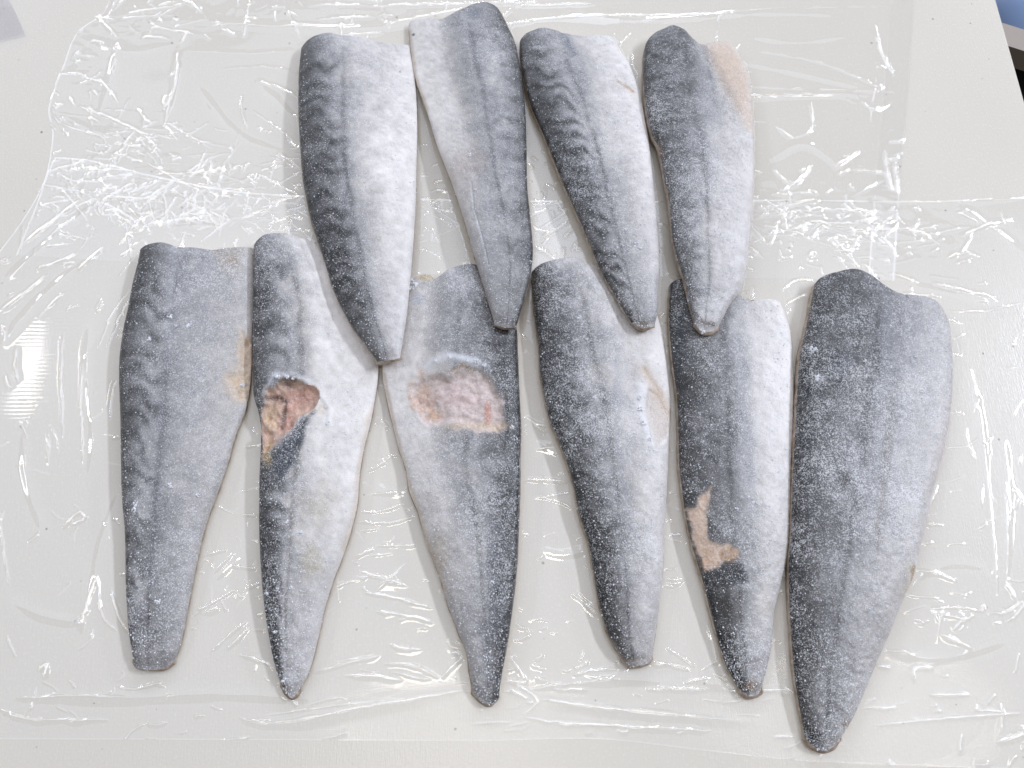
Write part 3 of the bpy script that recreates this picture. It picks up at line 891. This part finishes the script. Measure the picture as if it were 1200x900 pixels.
# creases that can be followed one by one (photo points), with a strength each
BACK = [([(100, 28), (120, 18)], 1), ([(165, 46), (182, 45), (200, 47)], 1), ([(213, 52), (222, 37)], 1), ([(118, 18), (88, 40), (74, 80), (60, 125)], .9),
        ([(208, 55), (210, 80), (205, 110), (195, 140), (194, 155)], .8), ([(115, 92), (128, 106), (140, 122)], 1), ([(163, 128), (170, 140), (180, 145)], 1),
        ([(284, 112), (284, 130), (290, 152)], 1.2), ([(270, 180), (245, 188), (238, 200), (246, 214), (256, 222)], 1.2), ([(258, 215), (265, 194)], 1),
        ([(300, 205), (325, 218), (352, 232)], 1), ([(335, 162), (349, 175)], 1), ([(62, 128), (70, 145), (110, 158), (128, 166)], .8),
        ([(90, 125), (125, 138), (170, 160), (190, 180)], 1), ([(140, 50), (132, 90)], .5), ([(192, 125), (197, 113)], 1.4), ([(262, 82), (310, 80), (340, 84)], .6),
        ([(1035, 177), (1038, 205), (1044, 225)], 1.1), ([(1047, 192), (1051, 228)], 1.1), ([(949, 121), (951, 135), (952, 147)], 1.2), ([(908, 148), (926, 163), (946, 157), (955, 148)], .9),
        ([(842, 98), (900, 104), (985, 108), (1050, 108)], .7), ([(842, 116), (920, 114), (1000, 112)], .7), ([(1000, 112), (1025, 130), (1048, 118)], .7), ([(1025, 30), (1030, 60), (1048, 92)], .7),
        ([(880, 60), (960, 75), (1040, 108)], .6), ([(842, 18), (940, 10), (1040, 8)], .6), ([(842, 142), (900, 144)], .6), ([(930, 220), (950, 195)], .8), ([(600, 26), (700, 20), (800, 18)], .8),
        ([(430, 8), (520, 6), (640, 4)], .7), ([(360, 8), (430, 7)], .8), ([(370, 24), (440, 20)], .9), ([(400, 42), (450, 39)], 1), ([(350, 55), (420, 45)], .8),
        ([(240, 26), (300, 32), (380, 33)], .6), ([(300, 95), (340, 110), (352, 118)], .6), ([(296, 130), (330, 155), (350, 170)], .6), ([(740, 55), (742, 80), (752, 92)], 1),
        ([(215, 60), (300, 64), (345, 60)], .5), ([(600, 8), (700, 6)], .8), ([(450, 30), (560, 8)], .6), ([(590, 30), (625, 26)], 1), ([(905, 200), (930, 222)], .7)]
FRONT = [([(27, 289), (60, 264), (97, 236)], 1.1), ([(55, 291), (85, 287)], 1), ([(43, 317), (70, 308), (93, 297)], 1), ([(0, 367), (28, 346), (57, 323)], 1.1), ([(45, 375), (60, 360), (77, 344)], 1),
         ([(92, 319), (108, 304), (123, 291)], 1), ([(141, 287), (157, 273)], 1.1), ([(143, 301), (158, 293)], 1.2), ([(117, 409), (130, 376), (153, 340)], 1.1), ([(128, 407), (140, 378), (153, 353)], 1.1), ([(79, 364), (95, 359)], 1),
         ([(76, 391), (74, 425), (75, 470), (76, 517)], 1), ([(97, 425), (99, 450), (97, 472), (100, 520), (99, 549)], 1), ([(21, 407), (20, 430), (23, 449)], .8), ([(9, 441), (15, 457)], .9), ([(4, 380), (9, 400)], .9),
         ([(75, 621), (95, 600), (103, 608), (84, 616)], 1.2), ([(137, 445), (133, 470), (131, 493)], 1), ([(288, 525), (307, 521)], 1.3), ([(283, 604), (303, 605)], 1.2), ([(240, 651), (267, 645)], 1),
         ([(275, 664), (303, 667)], 1), ([(96, 743), (104, 710), (116, 677), (119, 700), (123, 724), (139, 740)], 1.2), ([(131, 689), (140, 715), (152, 743)], 1), ([(47, 786), (57, 779), (55, 795)], 1.5), ([(0, 831), (25, 838), (53, 843), (128, 843)], 1),
         ([(137, 804), (160, 807), (192, 799)], 1), ([(232, 716), (255, 705), (277, 690)], 1.2), ([(238, 720), (258, 712)], 1.2), ([(248, 764), (268, 746), (291, 728)], 1.1), ([(267, 761), (280, 750), (293, 735)], 1.1), ([(280, 767), (300, 771), (320, 780)], 1.1),
         ([(10, 745), (20, 770)], .7), ([(0, 600), (8, 650), (14, 690)], .5), ([(363, 789), (400, 779), (447, 768)], 1.1), ([(395, 776), (440, 766)], .7), ([(450, 778), (480, 778), (515, 795)], 1.1), ([(402, 791), (440, 792), (473, 798)], .8),
         ([(422, 670), (450, 678), (478, 687)], 1.3), ([(427, 695), (460, 700), (507, 713)], 1.2), ([(441, 717), (480, 722), (509, 730)], 1.2), ([(457, 755), (478, 760), (495, 761)], 1), ([(417, 653), (425, 650), (439, 643)], 1.2),
         ([(518, 795), (532, 780), (546, 767)], 1.3), ([(525, 747), (530, 758), (543, 761)], 1.3), ([(529, 765), (546, 766)], 1.2), ([(280, 840), (308, 848), (360, 842), (422, 829), (480, 820), (546, 809)], 1.4), ([(308, 838), (400, 826), (470, 818)], .7),
         ([(446, 494), (456, 504)], 1), ([(430, 553), (446, 546), (461, 533)], .9), ([(419, 601), (450, 599), (475, 590)], 1.1), ([(422, 613), (460, 613), (490, 604)], 1.1), ([(440, 640), (490, 640)], .7), ([(430, 580), (470, 578)], .6),
         ([(669, 696), (686, 708), (703, 724)], 1.2), ([(675, 692), (700, 713)], 1.1), ([(671, 784), (690, 775)], 1), ([(668, 792), (695, 785), (726, 784)], 1.1), ([(620, 808), (660, 802), (726, 795)], .8), ([(647, 808), (690, 808)], .8),
         ([(630, 819), (680, 826), (732, 832), (851, 843)], 1.4), ([(613, 839), (647, 846), (740, 851), (831, 856)], 1.4), ([(594, 767), (606, 780), (618, 799)], 1.2), ([(590, 798), (618, 800)], 1.2), ([(596, 806), (618, 819)], 1.2), ([(600, 800), (630, 820), (612, 838)], .9),
         ([(760, 777), (785, 779), (808, 785)], 1.2), ([(780, 758), (798, 770), (814, 781)], 1.1), ([(757, 808), (800, 807), (831, 808)], 1.2), ([(834, 789), (853, 799)], 1.2), ([(887, 809), (924, 809)], 1.4), ([(915, 805), (932, 814)], 1.2),
         ([(904, 863), (930, 863)], 1.2), ([(777, 679), (802, 680)], 1.3), ([(777, 684), (798, 684)], 1), ([(828, 730), (836, 760), (838, 780)], .8), ([(611, 488), (628, 498), (644, 502)], 1.2), ([(616, 491), (640, 510)], .9), ([(611, 563), (640, 564), (669, 567)], 1.2), ([(625, 528), (660, 523)], .6), ([(625, 585), (680, 576)], .6), ([(783, 628), (800, 626)], 1.1),
         ([(1024, 781), (1042, 782)], 1.2), ([(1070, 801), (1068, 786), (1076, 782), (1092, 784)], 1.4), ([(1087, 814), (1110, 814), (1135, 814)], 1.1), ([(1169, 721), (1185, 712), (1200, 702)], 1.1), ([(1101, 744), (1120, 752), (1138, 761)], 1.2), ([(1070, 668), (1095, 672), (1120, 682)], 1.1),
         ([(1090, 713), (1120, 712), (1150, 716)], 1.1), ([(1100, 720), (1130, 727)], 1.2), ([(1115, 738), (1130, 722)], 1.1), ([(1140, 832), (1175, 834)], 1), ([(1126, 278), (1150, 268), (1186, 258)], 1.3), ([(1090, 333), (1125, 342), (1166, 352)], 1.5), ([(1040, 322), (1075, 332)], .9), ([(1055, 346), (1080, 347), (1101, 349)], 1.2),
         ([(915, 343), (930, 332), (951, 330)], 1.3), ([(919, 360), (935, 352), (946, 346)], 1.3), ([(1120, 250), (1145, 262)], 1), ([(1108, 366), (1150, 366), (1200, 355)], .7), ([(1021, 233), (1060, 235), (1120, 237), (1200, 231)], .9), ([(880, 236), (960, 232), (1020, 234)], 1.2), ([(900, 255), (960, 247), (1035, 250)], 1.1), ([(940, 262), (990, 265), (1030, 255)], 1.1),
         ([(985, 270), (1030, 272), (1070, 270), (1104, 290)], 1.1), ([(1150, 520), (1160, 600), (1168, 700)], .5), ([(1175, 560), (1178, 640), (1178, 690)], .7), ([(1060, 640), (1085, 600), (1100, 560)], .6), ([(1020, 850), (1100, 842), (1195, 836)], .8), ([(1010, 829), (1050, 829)], 1),
         ([(20, 818), (110, 815), (160, 818)], .6), ([(283, 844), (320, 843)], .8), ([(640, 350), (700, 346)], .4), ([(550, 848), (600, 846)], .6), ([(1166, 870), (1200, 856)], 1.4)]


BROAD_BACK = [[(95, 45), (150, 62), (205, 52)], [(210, 60), (206, 100), (192, 150)], [(62, 130), (100, 150), (150, 170), (190, 190)], [(140, 48), (130, 95), (118, 140)],
              [(215, 20), (300, 30), (420, 34), (520, 22)], [(620, 18), (760, 24), (900, 16), (1040, 20)], [(850, 70), (940, 88), (1040, 112)], [(845, 118), (950, 112), (1030, 112)],
              [(1022, 30), (1030, 90), (1022, 150), (1035, 220)], [(300, 95), (325, 120), (352, 150)], [(230, 100), (280, 160), (345, 185)], [(900, 190), (940, 170), (990, 200)], [(860, 40), (930, 50), (1010, 40)]]
BROAD_FRONT = [[(5, 330), (60, 285), (120, 235)], [(0, 410), (50, 350), (110, 300)], [(30, 500), (34, 560), (60, 640)], [(110, 360), (104, 430), (112, 520), (104, 580)], [(0, 812), (120, 818), (260, 812), (400, 820)],
               [(285, 845), (380, 842), (470, 825), (560, 808)], [(600, 800), (700, 795), (830, 800), (930, 812)], [(620, 822), (740, 835), (900, 846)], [(1120, 240), (1160, 270), (1200, 300)],
               [(1060, 335), (1110, 345), (1180, 358)], [(1130, 420), (1150, 520), (1142, 620)], [(1172, 500), (1180, 600), (1170, 700)], [(1050, 690), (1110, 660), (1180, 670)], [(1020, 760), (1100, 770), (1190, 745)],
               [(150, 560), (120, 640), (110, 720)], [(0, 690), (50, 720), (110, 730)], [(240, 690), (280, 650), (300, 600)], [(430, 560), (460, 580), (490, 570)], [(620, 520), (660, 530), (690, 520)], [(620, 640), (660, 650), (700, 640)], [(900, 265), (990, 262), (1090, 285)], [(90, 240), (180, 262), (280, 262)]]


def film_height(X, Y, PX, PY, creases, crumple, seed, count, flats=(), broad=()):
    fm = free_at(X, Y)
    h = (fbm(X, Y, .070, seed, 2) - .5) * .0014
    for (x, y, rx, ry) in flats:
        h = h * (1 - .93 * np.exp(-((PX - x) / rx) ** 4 - ((PY - y) / ry) ** 4))
    for (x, y, rx, ry) in flats[:1]:
        h = h + .000014 * np.sin(Y * 2 * np.pi / .0023 + 1.5 * vnoise(X, Y, .006, 3)) * np.exp(-((PX - x) / rx) ** 4 - ((PY - y) / ry) ** 4)
    cr = np.zeros_like(h)
    fold = np.zeros_like(h)
    for x, y, rx, ry, a in crumple:
        cr = np.maximum(cr, a * np.exp(-(((PX - x) / rx) ** 2 + ((PY - y) / ry) ** 2) ** 1.3))
    def ridged(s, sd):
        n = vnoise(X + .004 * fbm(X, Y, .02, sd + 7, 2), Y * 1.25, s, sd)
        return 1 - np.abs(2 * n - 1)
    h = h + cr * (ridged(.013, seed + 11) * .0009 + ridged(.006, seed + 13) * .00022)
    r2 = np.random.default_rng(seed)
    todo = [(p, a,     .00040 + .00016 * r2.random()) for p, a in creases]
    for q in range(count):                                            # many short small creases
        x, y = r2.random() * 1300 - 50, r2.random() * 1000 - 60
        ang = .25 * r2.normal() + (0 if 350 < x < 1120 else r2.choice([0, .9, 1.5, -.7]))
        ln = 6 + 26 * r2.random() ** 2
        bend = ang + .5 * r2.normal()
        p1 = (x + math.cos(ang) * ln, y - math.sin(ang) * ln * .8)
        todo.append(([(x, y), p1, (p1[0] + math.cos(bend) * ln * .6, p1[1] - math.sin(bend) * ln * .5)], .25 + .6 * r2.random() ** 2, .00036 + .00014 * r2.random()))
    for o in EDGES:                                                   # little pulls that start at the edges of the fish
        for q in range(16):
            k = r2.integers(2, len(o) - 3)
            p = o[k]
            t = o[k + 2] - o[k - 2]
            nrm = np.array((t[1], -t[0])) / max(np.hypot(*t), 1e-6)
            d = nrm if np.dot(nrm, p - o.mean(0)) > 0 else -nrm
            a = p - d * 1.0
            ln = 7 + 22 * r2.random() ** 2
            e = a + d * ln + np.array((0, -.25 * ln + .5 * ln * r2.random()))
            todo.append(([tuple(a), tuple((a + e) / 2 + (0, r2.normal())), tuple(e)], .4 + .6 * r2.random(), .0004))
    for x, y, rx, ry, ca in crumple:                                  # crumpled places: a tangle of short straight folds
        for q in range(int(rx * ry * .030 * ca)):
            px, py = x + rx * .75 * r2.normal(), y + ry * .75 * r2.normal()
            ang = r2.choice([.2, .5, -.4, 1.2, 2.2]) + .4 * r2.normal()
            ln = 3 + 7 * r2.random() if q % 4 else 12 + 20 * r2.random()
            todo.append(([(px - math.cos(ang) * ln, py + math.sin(ang) * ln * .8), (px + math.cos(ang) * ln, py - math.sin(ang) * ln * .8)], .35 + .75 * r2.random(), .00034 + .00022 * r2.random() ** 2))
    for pts in broad:                                                 # long soft folds
        P = np.array(pts, float)
        m = (PX > P[:, 0].min() - 40) & (PX < P[:, 0].max() + 40) & (PY > P[:, 1].min() - 40) & (PY < P[:, 1].max() + 40)
        if not m.any():
            continue
        cp = curve(pts, 9)
        wx, wy = un(cp[:, 0], cp[:, 1])
        d, al = seg_dist(X[m], Y[m], np.c_[wx, wy])
        tp = np.clip(np.minimum(al, 1 - al) * 4, 0, 1)
        h[m] += .00075 * tp * np.exp(-(d / .0026) ** 2) * (.6 + .8 * vnoise(X[m], Y[m], .012, seed + 37))
        fold[m] = np.maximum(fold[m], .16 * tp * np.exp(-(d / .004) ** 2))
    for pts, a, w in todo:
        P = np.array(pts, float)
        m = (PX > P[:, 0].min() - 14) & (PX < P[:, 0].max() + 14) & (PY > P[:, 1].min() - 14) & (PY < P[:, 1].max() + 14)
        if not m.any():
            continue
        cp = curve(pts, 9) if len(pts) > 2 else curve(pts, 3)
        wx, wy = un(cp[:, 0], cp[:, 1])
        d, al = seg_dist(X[m] + (vnoise(X[m], Y[m], .004, seed + 23) - .5) * .0005, Y[m] + (vnoise(X[m], Y[m], .004, seed + 29) - .5) * .0005, np.c_[wx, wy])
        tp = np.clip(np.minimum(al, 1 - al) * 5, 0, 1) ** .7
        lump = .35 + 1.2 * vnoise(X[m], Y[m], .0055, seed + 31)
        fold[m] = np.maximum(fold[m], np.clip(a, .3, 1.2) * tp * np.exp(-(d / (1.15 * w)) ** 2))
        h[m] += a * 1.9 * w * tp * lump * (np.exp(-(d / w) ** 2) + .35 * np.exp(-(d / (3.2 * w)) ** 2))
    return h * fm, fm, fold


def film(name, label, top, bot, lef, rig, nu, nv, z0, creases, crumple, seed, count, flats=(), cling=(), rim_low=True, broad=()):
    P = coons(top, bot, lef, rig, nu, nv)
    PX, PY = P[..., 0], P[..., 1]
    X, Y = un(PX, PY)
    h, fm, fold = film_height(X, Y, PX, PY, creases, crumple, seed, count, list(flats) + list(cling), broad)
    Z = np.maximum(z0 + h + .0004 * fm, z0 - .0003)
    c = (float(X.mean()), float(Y.mean()), 0.0)
    cl = np.zeros_like(Z)
    for x, y, rx, ry in cling:
        cl = np.maximum(cl, np.exp(-(((PX - x) / rx) ** 2 + ((PY - y) / ry) ** 2) ** 2))
    fold[:, :2] = fold[:, -2:] = .9
    fold[:2] = .9
    if rim_low:
        fold[-2:] = .3
    o = mesh(name, np.stack([X - c[0], Y - c[1], Z], -1).reshape(-1, 3), grid_quads(nu, nv), M_FILM, None, c, {'cling': cl.ravel(), 'fold': fold.ravel()})
    return tag(o, label, 'cling film', 'clear cling film sheets under the fish'), (P, X, Y, Z, c)


bk, bd = film('cling_film', 'clear cling film sheet behind the back row, crumpled at its left corner',
              [(140, -60), (400, -62), (800, -62), (1078, -60)], [(20, 300), (400, 320), (800, 325), (1047, 330)],
              [(140, -60), (124, 12), (91, 40), (73, 85), (58, 128), (62, 160), (52, 215), (20, 300)],
              [(1078, -60), (1070, 20), (1063, 120), (1053, 230), (1047, 330)], 380, 880, .0004, BACK,
              [(160, 175, 60, 40, 1), (190, 235, 110, 40, 1), (310, 225, 90, 32, .9), (85, 90, 26, 60, .6), (175, 20, 90, 18, .8), (300, 10, 200, 14, .45), (530, 250, 90, 60, .45), (650, 250, 60, 60, .4), (970, 230, 90, 30, .5)], 5, 120, rim_low=False, broad=BROAD_BACK)
ft, fd = film('cling_film', 'clear cling film sheet under the whole front row, with many thin creases',
              [(66, 186), (110, 190), (170, 205), (300, 228), (600, 236), (1000, 236), (1120, 236), (1262, 228)], [(-62, 866), (320, 867), (560, 868), (700, 866), (830, 880), (950, 892), (1262, 903)],
              [(66, 186), (48, 225), (26, 262), (-6, 304), (-46, 360), (-62, 450), (-62, 700), (-62, 866)], [(1262, 228), (1262, 500), (1262, 903)], 660, 1180, .0007, FRONT,
              [(120, 215, 60, 34, .9), (230, 245, 130, 26, .9), (330, 245, 60, 30, .7), (930, 262, 70, 34, .75), (1020, 280, 80, 30, .95), (1118, 722, 46, 22, .55), (590, 800, 40, 34, .5), (250, 708, 30, 16, .5), (450, 680, 40, 14, .5), (650, 262, 50, 40, .4), (510, 262, 40, 40, .4)],
              9, 760, flats=[(42, 432, 50, 95)], cling=[(1000, 840, 180, 74), (560, 850, 170, 50)], broad=BROAD_FRONT)

P0, Xb, Yb, Zb, cb = bd
hc = np.arange(852, 880)
hz = Zb[:, hc] + .0005 + .0003 * vnoise(Xb[:, hc], Yb[:, hc], .006, 61)
hem = mesh('folded_edge', np.stack([Xb[:, hc] - cb[0] + .0004, Yb[:, hc] - cb[1], hz], -1).reshape(-1, 3), grid_quads(Xb.shape[0], len(hc)), M_FILM, bk,
           (0, 0, 0), {'cling': np.zeros(hz.size), 'fold': (np.where((np.arange(len(hc)) < 2)[None, :], .8, .08) * np.ones_like(hz)).ravel()})

# ------------------------------------------------------------------ beyond the table
def lump_mesh(nu, nv, fn):
    V, F = [], []
    for i in range(nu):
        for j in range(nv):
            V.append(fn(i / (nu - 1), j / nv))
    for i in range(nu - 1):
        for j in range(nv):
            a, b = i * nv + j, i * nv + (j + 1) % nv
            F.append((a, b, b + nv, a + nv))
    return V, F


M_FLOOR = simple_mat('dark_floor', (0.03, 0.027, 0.025), .6)
fl = mesh('floor', [(-3, -3, -.82), (3, -3, -.82), (3, 3, -.82), (-3, 3, -.82)], [(0, 1, 2, 3)], M_FLOOR)
fl['kind'] = 'structure'

M_BLUE = simple_mat('blue_plastic', tuple(lin((140, 164, 204))), .38)
bx0, by0 = un(1235.0, 20.0, -.34)


def bag(i, a):
    t = a * 2 * math.pi
    zz = [-.82, -.80, -.70, -.58, -.47, -.40, -.36, -.345, -.35, -.36][int(round(i * 9))]
    rr = [.10, .16, .185, .19, .18, .165, .15, .12, .06, .01][int(round(i * 9))]
    k = 1 + .10 * math.sin(3 * t + i * 5) + .05 * math.sin(7 * t - i * 9) + .03 * math.sin(13 * t + i * 21)
    return (rr * k * math.cos(t), rr * k * 1.1 * math.sin(t), zz + .82 + .02 * math.sin(5 * t + 2 * i) * (i > .3))


V, F = lump_mesh(10, 72, bag)
bo = mesh('plastic_bag', V, F, M_BLUE, None, (bx0 + .06, by0 + .135, -.82))
tag(bo, 'blue plastic bag standing past the top right corner of the table', 'bag')


# low stool beside the table
M_SEAT = simple_mat('grey_brown_board', tuple(lin((168, 156, 146))), .6)
M_LEG = simple_mat('dark_steel', (0.03, 0.03, 0.032), .4)
ax_, ay_ = un(1196.0, 67.0, -.30)
bx_, by_ = un(1196.0, 93.0, -.30)
stool = thing('stool', (ax_ + .10, (ay_ + by_) / 2, -.82), 'low grey brown stool beside the right table edge, below the blue bag', 'stool')
stool.rotation_euler = (0, 0, R(-24))
hd = (ay_ - by_) / 2


def slab(name, x0, x1, y0, y1, z0, z1, parent, mat, e=.004):
    c = [(x0 + e, y0), (x1 - e, y0), (x1, y0 + e), (x1, y1 - e), (x1 - e, y1), (x0 + e, y1), (x0, y1 - e), (x0, y0 + e)]
    V = [(x, y, z) for z in (z0, z1) for x, y in c]
    F = [tuple(range(k, k + 4)) for k in ()]
    q = [(i, (i + 1) % 8, 8 + (i + 1) % 8, 8 + i) for i in range(8)]
    top = [(8, 9, 10, 15), (10, 11, 14, 15), (11, 12, 13, 14)]
    bot = [(7, 2, 1, 0), (7, 6, 3, 2), (6, 5, 4, 3)]
    return mesh(name, V, q + top + bot, mat, parent, smooth=False)


slab('dark_panel', -.15, .15, -hd + .012, -hd + .024, .05, .495, stool, M_LEG, .002)  # added dark sheet, stands in for the darkness below the seat
slab('seat', -.16, .16, -hd, hd, .495, .52, stool, M_SEAT)
for sx in (-1, 1):
    for sy in (-1, 1):
        slab('leg', sx * .135 - .011, sx * .135 + .011, sy * (hd - .018) - .011, sy * (hd - .018) + .011, 0, .495, stool, M_LEG)

# corner of a cloudy plastic pouch lying on the table, top left
M_POUCH = film_mat('cloudy_plastic', .6, (.93, .93, .95))
pts_top, pts_bot = [(-60, -50), (-10, -50), (0, -18)], [(-60, 62), (-20, 55), (31, 43)]
P = coons(pts_top, pts_bot, [(-60, -50), (-60, 62)], [(0, -18), (14, 6), (23, 24), (31, 43)], 40, 40)
X, Y = un(P[..., 0], P[..., 1])
Zt = .0016 + .0012 * vnoise(X, Y, .012, 77)
cx, cy = float(X.mean()), float(Y.mean())
nV = np.stack([X - cx, Y - cy, Zt], -1).reshape(-1, 3)
nB = np.stack([X - cx, Y - cy, np.full_like(Zt, .0004)], -1).reshape(-1, 3)
q = grid_quads(40, 40)
po = thing('plastic_pouch', (cx, cy, 0), 'cloudy grey plastic pouch corner lying bare on the table, top left', 'plastic pouch')
mesh('upper_sheet', nV, q, M_POUCH, po)
mesh('lower_sheet', nB, q, M_POUCH, po)
